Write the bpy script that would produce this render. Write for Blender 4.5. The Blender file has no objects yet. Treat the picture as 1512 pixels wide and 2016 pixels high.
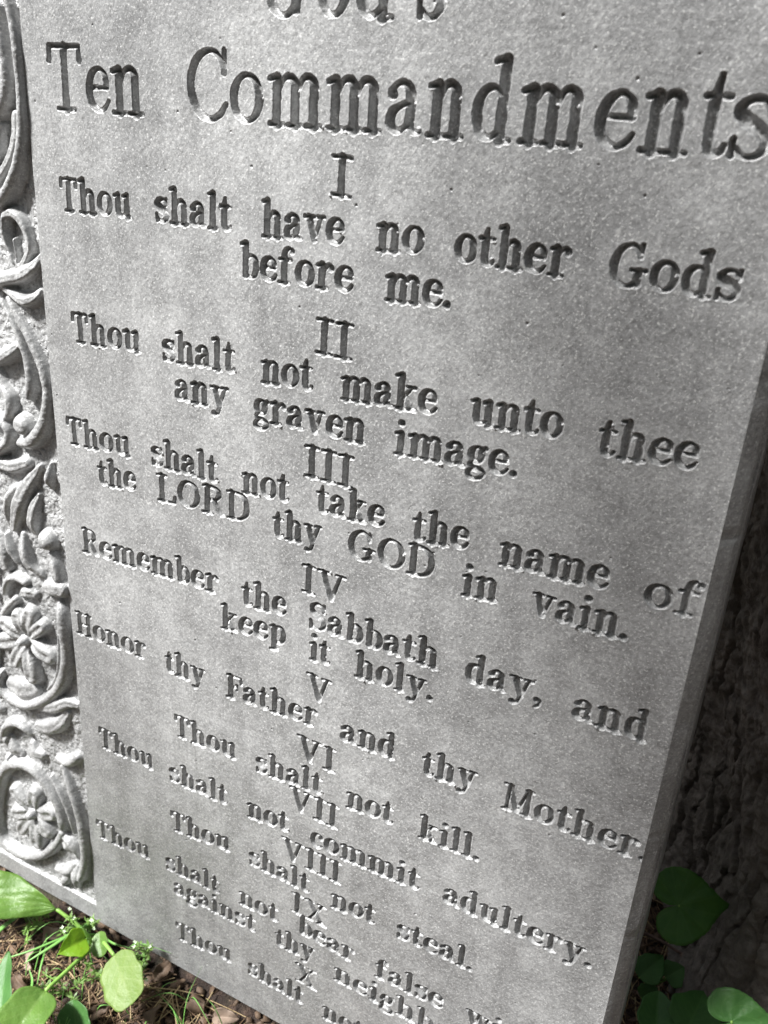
import bpy, bmesh, math, random
import numpy as np
from mathutils import Matrix, Vector

random.seed(7)
RNG = np.random.default_rng(7)
C = bpy.context.scene.collection
SC = bpy.context.scene

# ------------------------------------------------------------------ camera
LEAN = math.radians(12.0)                      # the slab leans back against the tree
SN, CN = math.sin(LEAN), math.cos(LEAN)
FPX, CX, CY = 1718.86, 756.0, 1008.0           # calibrated on the lettering of the slab
RV = np.array([0.3837877, 0.46102775, 0.16296784])
TV = np.array([-0.20216163, -0.14690374, 0.51459189])
BASE_V = 0.536                                 # bottom edge of the slab, metres below its datum
U0 = 0.2                                       # slab coordinate that sits at world x = 0


def rodrigues(r):
    th = np.linalg.norm(r)
    k = r / th
    K = np.array([[0, -k[2], k[1]], [k[2], 0, -k[0]], [-k[1], k[0], 0]])
    return np.eye(3) + math.sin(th) * K + (1 - math.cos(th)) * K @ K


RM = rodrigues(RV)
BM = np.array([[1, 0, 0], [0, -SN, CN], [0, -CN, -SN]])     # slab axes (right, down, in) in the world


def slab_to_world(u, v, w):
    return np.array([u - U0, 0, 0]) + (BASE_V - v) * np.array([0, SN, CN]) + w * np.array([0, CN, -SN])


CAM = slab_to_world(*(-RM.T @ TV))
ROWS = (BM @ RM.T).T                           # camera right, down, forward in the world
cam_data = bpy.data.cameras.new('camera')
cam = bpy.data.objects.new('camera', cam_data)
C.objects.link(cam)
mw = Matrix.Identity(4)
for i in range(3):
    mw[i][0], mw[i][1], mw[i][2], mw[i][3] = ROWS[0][i], -ROWS[1][i], -ROWS[2][i], CAM[i]
cam.matrix_world = mw
cam_data.sensor_fit = 'VERTICAL'
cam_data.sensor_height = 5.6
cam_data.sensor_width = 4.2
cam_data.lens = FPX / 2016.0 * 5.6
cam_data.clip_start = 0.01
cam_data.clip_end = 200
cam_data.dof.use_dof = True
cam_data.dof.focus_distance = 0.50
cam_data.dof.aperture_fstop = 2.0
SC.camera = cam

# ------------------------------------------------------------------ sky, sun, exposure
SUN_DIR = Vector((-0.45, -0.29, 0.845)).normalized()          # towards the sun: upper left, in front of the slab
SUN_EL = math.asin(SUN_DIR.z)
SUN_AZ = math.atan2(SUN_DIR.x, SUN_DIR.y)
world = bpy.data.worlds.new('World')
SC.world = world
world.use_nodes = True
wn = world.node_tree.nodes
wn.clear()
sky = wn.new('ShaderNodeTexSky')
sky.sky_type = 'NISHITA'
sky.sun_disc = False
sky.sun_elevation = SUN_EL
sky.sun_rotation = SUN_AZ
sky.air_density = 1.0
sky.dust_density = 4.0
sky.ozone_density = 1.0
bg = wn.new('ShaderNodeBackground')
bg.inputs['Strength'].default_value = 0.05
wo = wn.new('ShaderNodeOutputWorld')
hs = wn.new('ShaderNodeHueSaturation')                       # pale, hazy summer sky
hs.inputs['Saturation'].default_value = 0.52
world.node_tree.links.new(sky.outputs[0], hs.inputs['Color'])
world.node_tree.links.new(hs.outputs[0], bg.inputs[0])
world.node_tree.links.new(bg.outputs[0], wo.inputs[0])
sl = bpy.data.lights.new('sun', 'SUN')
sl.energy = 5.0
sl.angle = math.radians(9)
sl.color = (1.0, 0.995, 0.985)
sun = bpy.data.objects.new('sun', sl)
C.objects.link(sun)
sun.rotation_euler = SUN_DIR.to_track_quat('Z', 'Y').to_euler()
sun.location = (-2, -2, 3)
SC.view_settings.view_transform = 'Standard'
SC.view_settings.look = 'None'
SC.view_settings.gamma = 1.0
SC.view_settings.exposure = 1.40
SC.render.engine = 'CYCLES'

# ------------------------------------------------------------------ helpers
HM = np.array([[FPX, 0, CX], [0, FPX, CY], [0, 0, 1]]) @ np.column_stack([RM[:, 0], RM[:, 1], TV])
HI = np.linalg.inv(HM)


def slab_uv(x, y):
    q = HI @ np.array([x, y, 1.0])
    return q[:2] / q[2]


def mm_per_px(x, y):
    a, b, c = slab_uv(x, y), slab_uv(x + 1, y), slab_uv(x, y + 1)
    d, e = b - a, c - a
    return math.sqrt(abs(d[0] * e[1] - d[1] * e[0])) * 1000


def at(x, y, z=0.0):
    d = ROWS.T @ np.array([(x - CX) / FPX, (y - CY) / FPX, 1.0])
    return Vector(CAM + d * ((z - CAM[2]) / d[2]))


def mesh_obj(name, verts, faces, mat, parent=None, smooth=True):
    """verts (N,3) array, faces (M,k) int array of one polygon size or a list of such arrays."""
    me = bpy.data.meshes.new(name)
    verts = np.asarray(verts, dtype=np.float32)
    if not isinstance(faces, list):
        faces = [faces]
    faces = [np.asarray(f, dtype=np.int32) for f in faces if len(f)]
    me.vertices.add(len(verts))
    me.vertices.foreach_set('co', verts.ravel())
    nl = sum(f.size for f in faces)
    npoly = sum(len(f) for f in faces)
    me.loops.add(nl)
    me.loops.foreach_set('vertex_index', np.concatenate([f.ravel() for f in faces]))
    me.polygons.add(npoly)
    starts, o = [], 0
    for f in faces:
        k = f.shape[1]
        starts.append(o + np.arange(len(f)) * k)
        o += f.size
    me.polygons.foreach_set('loop_start', np.concatenate(starts).astype(np.int32))
    me.update(calc_edges=True)
    me.validate()
    if smooth:
        me.polygons.foreach_set('use_smooth', np.ones(len(me.polygons), dtype=bool))
    if mat:
        me.materials.append(mat)
    ob = bpy.data.objects.new(name, me)
    C.objects.link(ob)
    if parent:
        ob.parent = parent
    return ob


def grid_faces(ny, nx, wrap=False):
    j, i = np.meshgrid(np.arange(ny - 1), np.arange(nx if wrap else nx - 1), indexing='ij')
    i2 = (i + 1) % nx
    return np.stack([j * nx + i, j * nx + i2, (j + 1) * nx + i2, (j + 1) * nx + i], -1).reshape(-1, 4)


def empty(name, loc, label=None, cat=None, group=None, rot=(0, 0, 0)):
    o = bpy.data.objects.new(name, None)
    C.objects.link(o)
    o.location = loc
    o.rotation_euler = rot
    o.empty_display_size = 0.05
    if label:
        tag(o, label, cat, group)
    return o


def tag(o, label=None, cat=None, group=None, kind=None):
    if label:
        o['label'] = label
    if cat:
        o['category'] = cat
    if group:
        o['group'] = group
    if kind:
        o['kind'] = kind
    return o


def noise2(xs, ys, scale, seed):
    """smooth value noise on the grid ys x xs (coordinates in metres), about -1..1"""
    r = np.random.default_rng(seed)
    gx, gy = (xs - xs.min()) / scale + 1, (ys - ys.min()) / scale + 1
    G = r.uniform(-1, 1, (int(gy.max()) + 4, int(gx.max()) + 4)).astype(np.float32)

    def w(t):
        i = np.floor(t).astype(int)
        f = (t - i).astype(np.float32)
        return i, f * f * (3 - 2 * f)
    ix, fx = w(gx)
    iy, fy = w(gy)
    A = G[:, ix] * (1 - fx) + G[:, ix + 1] * fx
    return A[iy] * (1 - fy)[:, None] + A[iy + 1] * fy[:, None]


def hash3(i, j, k, seed):
    n = (i * 374761393 + j * 668265263 + k * 2147483647 + seed * 974634777) & 0xffffffff
    n = ((n ^ (n >> 13)) * 1274126177) & 0xffffffff
    return ((n ^ (n >> 16)) & 0xffff) / 32767.5 - 1


def noise3(p, scale, seed):
    q = np.asarray(p, dtype=np.float64) / scale
    i = np.floor(q).astype(np.int64)
    f = q - i
    f = f * f * (3 - 2 * f)
    out = 0
    for a in (0, 1):
        for b in (0, 1):
            for c in (0, 1):
                wgt = (f[:, 0] if a else 1 - f[:, 0]) * (f[:, 1] if b else 1 - f[:, 1]) * (f[:, 2] if c else 1 - f[:, 2])
                out = out + wgt * hash3(i[:, 0] + a, i[:, 1] + b, i[:, 2] + c, seed)
    return out


def tube(pts, rad, n=8, caps=True):
    """swept tube through 3-D points with one radius per point; returns verts, [quads, tris]"""
    P = np.asarray(pts, dtype=float)
    R = np.asarray(rad, dtype=float) * np.ones(len(P))
    T = np.gradient(P, axis=0)
    T /= np.linalg.norm(T, axis=1)[:, None] + 1e-12
    up = np.array([0, 0, 1.0]) if abs(T[0][2]) < 0.9 else np.array([1.0, 0, 0])
    V = []
    for k in range(len(P)):
        a = np.cross(T[k], up)
        a /= np.linalg.norm(a) + 1e-12
        b = np.cross(a, T[k])
        up = b
        ang = np.arange(n) * 2 * math.pi / n
        V.append(P[k] + R[k] * (np.cos(ang)[:, None] * a + np.sin(ang)[:, None] * b))
    V = np.concatenate(V)
    F = grid_faces(len(P), n, True)
    if not caps:
        return V, [F]
    m = len(V)
    V = np.concatenate([V, P[:1] - T[:1] * R[0] * .5, P[-1:] + T[-1:] * R[-1] * .5])
    i = np.arange(n)
    j = (i + 1) % n
    tri = np.concatenate([np.stack([j, i, np.full(n, m)], -1),
                          np.stack([(len(P) - 1) * n + i, (len(P) - 1) * n + j, np.full(n, m + 1)], -1)])
    return V, [F, tri]


def merge(parts):
    V, Q, T, o = [], [], [], 0
    for v, fs in parts:
        for f in fs:
            (Q if f.shape[1] == 4 else T).append(f + o)
        V.append(v)
        o += len(v)
    out = []
    if Q:
        out.append(np.concatenate(Q))
    if T:
        out.append(np.concatenate(T))
    return np.concatenate(V), out


def curve3(pts, n=16):
    P = np.asarray(pts, dtype=float)
    Q = np.vstack([2 * P[0] - P[1], P, 2 * P[-1] - P[-2]])
    out = []
    for k in range(1, len(Q) - 2):
        t = np.linspace(0, 1, n, endpoint=False)[:, None]
        a, b, c, d = Q[k - 1], Q[k], Q[k + 1], Q[k + 2]
        out.append(0.5 * (2 * b + (c - a) * t + (2 * a - 5 * b + 4 * c - d) * t ** 2 + (3 * b - a - 3 * c + d) * t ** 3))
    out.append(P[-1:])
    return np.concatenate(out)


# ------------------------------------------------------------------ materials
class NT:
    def __init__(self, name):
        self.m = bpy.data.materials.new(name)
        self.m.use_nodes = True
        self.t = self.m.node_tree
        self.b = self.t.nodes['Principled BSDF']
        self.out = self.t.nodes['Material Output']

    def n(self, kind, **kw):
        x = self.t.nodes.new(kind)
        for k, v in kw.items():
            if k in x.inputs.keys():
                x.inputs[k].default_value = v
            else:
                setattr(x, k, v)
        return x

    def l(self, a, b):
        self.t.links.new(a, b)

    def coords(self, which='Object', scale=(1, 1, 1), rot=(0, 0, 0)):
        tc = self.n('ShaderNodeTexCoord')
        src = tc.outputs[which]
        if any(rot):                                        # turn first, then stretch
            ro = self.n('ShaderNodeMapping')
            ro.inputs['Rotation'].default_value = rot
            self.l(src, ro.inputs[0])
            src = ro.outputs[0]
        mp = self.n('ShaderNodeMapping')
        mp.inputs['Scale'].default_value = scale
        self.l(src, mp.inputs[0])
        return mp.outputs[0]

    def noise(self, vec, scale, detail=4.0, rough=0.55, dist=0.0):
        x = self.n('ShaderNodeTexNoise')
        x.inputs['Scale'].default_value = scale
        x.inputs['Detail'].default_value = detail
        x.inputs['Roughness'].default_value = rough
        x.inputs['Distortion'].default_value = dist
        self.l(vec, x.inputs['Vector'])
        return x.outputs[0]

    def ramp(self, fac, stops):
        x = self.n('ShaderNodeValToRGB')
        e = x.color_ramp.elements
        while len(e) < len(stops):
            e.new(0.5)
        for k, (p, c) in enumerate(stops):
            e[k].position = p
            e[k].color = c if len(c) == 4 else (*c, 1)
        self.l(fac, x.inputs[0])
        return x.outputs[0]

    def mix(self, a, b, fac, mode='MIX'):
        x = self.n('ShaderNodeMix', data_type='RGBA', blend_type=mode)
        for sock, v in ((x.inputs[6], a), (x.inputs[7], b), (x.inputs[0], fac)):
            if hasattr(v, 'is_linked') or hasattr(v, 'links'):
                self.l(v, sock)
            else:
                sock.default_value = v if not isinstance(v, tuple) or len(v) == 4 else (*v, 1)
        return x.outputs[2]

    def bump(self, h, strength, dist, prev=None):
        x = self.n('ShaderNodeBump')
        x.inputs['Strength'].default_value = strength
        x.inputs['Distance'].default_value = dist
        self.l(h, x.inputs['Height'])
        if prev is not None:
            self.l(prev, x.inputs['Normal'])
        return x.outputs[0]


def g(v):
    return (v, v, v, 1)


def concrete(name, base=1.0, rough_pits=False):
    k = NT(name)
    v = k.coords()
    big = k.noise(v, 11, 5, 0.62)
    mid = k.noise(v, 480, 6, 0.70)
    fine = k.noise(v, 1300, 3, 0.6)
    fleck = k.noise(v, 800, 3, 0.62)
    patch = k.noise(v, 75, 6, 0.7)
    sv = k.coords(scale=(1.0, 0.20, 1.0), rot=(0, 0, math.radians(36)))
    scr = k.noise(sv, 760, 3, 0.6)
    sv2 = k.coords(scale=(1.0, 0.06, 1.0), rot=(0, 0, math.radians(-4)))
    scr2 = k.noise(sv2, 420, 2, 0.5)
    sv3 = k.coords(scale=(1.0, 0.09, 1.0))
    run = k.noise(sv3, 42, 5, 0.6)
    b = base
    c0 = k.ramp(big, [(0.32, (.195 * b, .196 * b, .196 * b)), (0.66, (.305 * b, .307 * b, .306 * b))])
    c0 = k.mix(c0, k.ramp(run, [(0.36, g(.85)), (0.64, g(1.13))]), 0.85, 'MULTIPLY')
    c0 = k.mix(c0, k.ramp(patch, [(0.34, g(.78)), (0.66, g(1.20))]), 0.85, 'MULTIPLY')
    c1 = k.mix(c0, k.ramp(mid, [(0.30, g(.55)), (0.5, g(.94)), (0.70, g(1.36))]), 0.85, 'MULTIPLY')
    c2 = k.mix(c1, (.66, .66, .645, 1), k.ramp(fleck, [(0.57, g(0)), (0.68, g(.60))]))
    c3 = k.mix(c2, (.54, .54, .53, 1), k.ramp(scr, [(0.58, g(0)), (0.74, g(.42))]))
    c4 = k.mix(c3, (.18, .18, .178, 1), k.ramp(scr2, [(0.24, g(.45)), (0.38, g(0))]))
    k.l(c4, k.b.inputs['Base Color'])
    k.l(k.ramp(mid, [(0.3, g(.27)), (0.7, g(.44))]), k.b.inputs['Roughness'])
    k.b.inputs['Specular IOR Level'].default_value = 0.80
    n1 = k.bump(mid, 0.42, 0.0006)
    n2 = k.bump(scr, 0.30, 0.0005, n1)
    n3 = k.bump(fine, 0.40, 0.0003, n2)
    if rough_pits:
        pit = k.noise(v, 380, 3, 0.6)
        n3 = k.bump(k.ramp(pit, [(0.30, g(0)), (0.45, g(1))]), 0.7, 0.0012, n3)
    k.l(n3, k.b.inputs['Normal'])
    return k.m


M_FACE = concrete('cast_stone_face')
M_RELIEF = concrete('cast_stone_relief', 1.22, True)
M_MOTIF = concrete('cast_stone_carving', 1.22)


def leaf_mat(name, col, col2, vein, trans=0.35, rough=0.42, veins=9.0, radial=False, vs=0.3):
    k = NT(name)
    tc = k.n('ShaderNodeTexCoord')
    sep = k.n('ShaderNodeSeparateXYZ')
    k.l(tc.outputs['UV'], sep.inputs[0])
    v = k.coords()
    mot = k.noise(v, 90, 4, 0.6)
    spots = k.noise(v, 260, 2, 0.5)
    c = k.mix((*col, 1), (*col2, 1), k.ramp(mot, [(0.3, g(0)), (0.7, g(1))]))
    c = k.mix(c, (col2[0] * 1.2, col2[1] * .7, col2[2] * .5, 1), k.ramp(spots, [(0.72, g(0)), (0.80, g(.6))]))
    # veins follow the uv layout of the blade
    ab = k.n('ShaderNodeMath', operation='ABSOLUTE')
    k.l(sep.outputs[1], ab.inputs[0])
    if radial:
        ph = k.n('ShaderNodeMath', operation='MULTIPLY')
        k.l(sep.outputs[0], ph.inputs[0])
        ph.inputs[1].default_value = veins
    else:
        su = k.n('ShaderNodeMath', operation='MULTIPLY_ADD')
        k.l(ab.outputs[0], su.inputs[0])
        su.inputs[1].default_value = -0.35
        k.l(sep.outputs[0], su.inputs[2])
        ph = k.n('ShaderNodeMath', operation='MULTIPLY')
        k.l(su.outputs[0], ph.inputs[0])
        ph.inputs[1].default_value = veins
    fr = k.n('ShaderNodeMath', operation='PINGPONG')
    k.l(ph.outputs[0], fr.inputs[0])
    fr.inputs[1].default_value = 0.5
    side = k.ramp(fr.outputs[0], [(0.0, g(1)), (0.10, g(0))])
    if radial:
        line = side
    else:
        midr = k.ramp(ab.outputs[0], [(0.03, g(1)), (0.08, g(0))])
        line = k.mix(side, g(1), midr)
    lf = k.mix(g(0), line, vs)
    c = k.mix(c, (*vein, 1), lf)
    k.l(c, k.b.inputs['Base Color'])
    k.b.inputs['Roughness'].default_value = rough
    n1 = k.bump(mot, 0.45, 0.003)
    n2 = k.bump(line, -0.5, 0.0008, n1)
    k.l(n2, k.b.inputs['Normal'])
    tr = k.n('ShaderNodeBsdfTranslucent')
    k.l(k.mix(c, (1.0, 1.0, .45, 1), 0.25, 'MULTIPLY'), tr.inputs[0])
    ms = k.n('ShaderNodeMixShader')
    ms.inputs[0].default_value = trans
    k.l(k.b.outputs[0], ms.inputs[1])
    k.l(tr.outputs[0], ms.inputs[2])
    k.l(ms.outputs[0], k.out.inputs[0])
    return k.m


M_LEAF_PALE = leaf_mat('pale_green_leaf', (.19, .30, .065), (.23, .33, .085), (.33, .42, .16), .35, .5, 4, vs=.34)
M_LEAF_MID = leaf_mat('fresh_green_leaf', (.095, .20, .030), (.14, .26, .045), (.20, .30, .085), .35, .45, 7)
M_LEAF_LIME = leaf_mat('lime_green_leaf', (.19, .38, .012), (.24, .42, .02), (.28, .44, .04), .45, .45, 6)
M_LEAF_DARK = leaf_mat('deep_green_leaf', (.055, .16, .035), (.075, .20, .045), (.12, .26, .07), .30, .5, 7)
M_LEAF_HEART = leaf_mat('heart_leaf', (.07, .20, .033), (.10, .25, .042), (.17, .32, .08), .35, .5, 13, True, .22)
M_DEAD = leaf_mat('dead_leaf', (.070, .046, .031), (.15, .098, .062), (.17, .115, .075), .15, .7, 8)
M_DEAD_PALE = leaf_mat('pale_dead_leaf', (.20, .145, .11), (.34, .26, .20), (.34, .26, .20), .15, .7, 8)


def plain(name, c1, c2, rough=0.7, scale=60, bump=0.3, dist=0.002):
    k = NT(name)
    v = k.coords()
    n = k.noise(v, scale, 5, 0.6)
    k.l(k.mix((*c1, 1), (*c2, 1), k.ramp(n, [(0.3, g(0)), (0.7, g(1))])), k.b.inputs['Base Color'])
    k.b.inputs['Roughness'].default_value = rough
    k.l(k.bump(n, bump, dist), k.b.inputs['Normal'])
    return k.m


M_STALK = plain('green_stalk', (.16, .32, .05), (.24, .42, .09), .5, 120)
M_GRASS = plain('grass_blade', (.10, .27, .05), (.18, .38, .09), .5, 40)
M_STRAW = plain('dry_straw', (.30, .21, .11), (.46, .36, .20), .7, 90)
M_NEEDLE = plain('brown_litter', (.05, .028, .016), (.19, .115, .06), .75, 45)
M_TWIG = plain('twig_bark', (.10, .065, .05), (.20, .14, .11), .8, 150, .6)
M_HIGHLIGHT = plain('highlight_speck_pale', (.34, .46, .28), (.60, .66, .50), .6, 200)  # pale colour for the painted highlights on the tiny weeds
M_LICHEN = plain('pale_lichen', (.26, .31, .29), (.42, .46, .43), .9, 300, .8)


def soil():
    k = NT('forest_soil')
    v = k.coords()
    a = k.noise(v, 9, 4, .6)
    b = k.noise(v, 75, 6, .7)
    d = k.noise(v, 260, 4, .7)
    c = k.ramp(b, [(.30, (.012, .008, .006)), (.50, (.045, .028, .020)), (.64, (.11, .070, .052)), (.80, (.24, .18, .15))])
    c = k.mix(c, (.045, .06, .018, 1), k.ramp(a, [(.52, g(0)), (.72, g(.55))]))
    k.l(c, k.b.inputs['Base Color'])
    k.b.inputs['Roughness'].default_value = .85
    n1 = k.bump(b, .9, .012)
    k.l(k.bump(d, .8, .004, n1), k.b.inputs['Normal'])
    return k.m


M_SOIL = soil()


def bark():
    k = NT('tree_bark')
    v = k.coords()
    sv = k.coords(scale=(1, 1, .5))
    a = k.noise(sv, 60, 7, .72, .2)
    b = k.noise(v, 170, 5, .7)
    big = k.noise(v, 7, 3, .5)
    c = k.ramp(a, [(.25, (.055, .048, .041)), (.45, (.145, .128, .111)), (.72, (.25, .226, .20))])
    c = k.mix(c, k.ramp(b, [(.3, g(.6)), (.7, g(1.35))]), .8, 'MULTIPLY')
    c = k.mix(c, (.085, .082, .062, 1), k.ramp(big, [(.5, g(0)), (.75, g(.5))]))
    lich = k.noise(v, 52, 3, .5)
    c = k.mix(c, (.26, .29, .26, 1), k.ramp(lich, [(.745, g(0)), (.775, g(.85))]))
    k.l(c, k.b.inputs['Base Color'])
    k.b.inputs['Roughness'].default_value = .9
    n1 = k.bump(a, .8, .006)
    k.l(k.bump(b, .8, .003, n1), k.b.inputs['Normal'])
    return k.m


M_BARK = bark()

# ------------------------------------------------------------------ the lettering: strokes of each letter (x, y, weight), capital height 1
XH = 0.70


def S(x, y, h=.14):
    return ('l', [(x - h, y, .22), (x + h, y, .22)])


def ST(x, a, b):
    return ('l', [(x, a, 1), (x, b, 1)])


def FL(x, y):
    return ('l', [(x - .14, y - .03, .30), (x - .02, y, .45)])


def ell(cx, cy, rx, ry, lo=.18):
    p = []
    for k in range(29):
        a = k * 2 * math.pi / 28
        p.append((cx + rx * math.cos(a), cy + ry * math.sin(a), lo + (1 - lo) * abs(math.cos(a)) ** 1.6))
    return ('l', p)


def dot(x, y, w=1.25):
    return ('l', [(x, y, w), (x + .001, y, w)])


ARCH = [(.20, .46, .15), (.29, .63, .3), (.40, .655, .6), (.49, .58, .95), (.50, .46, 1)]


def shift(strokes, dx):
    return [(t, [(x + dx, y, w) for x, y, w in p]) for t, p in strokes]


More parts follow.
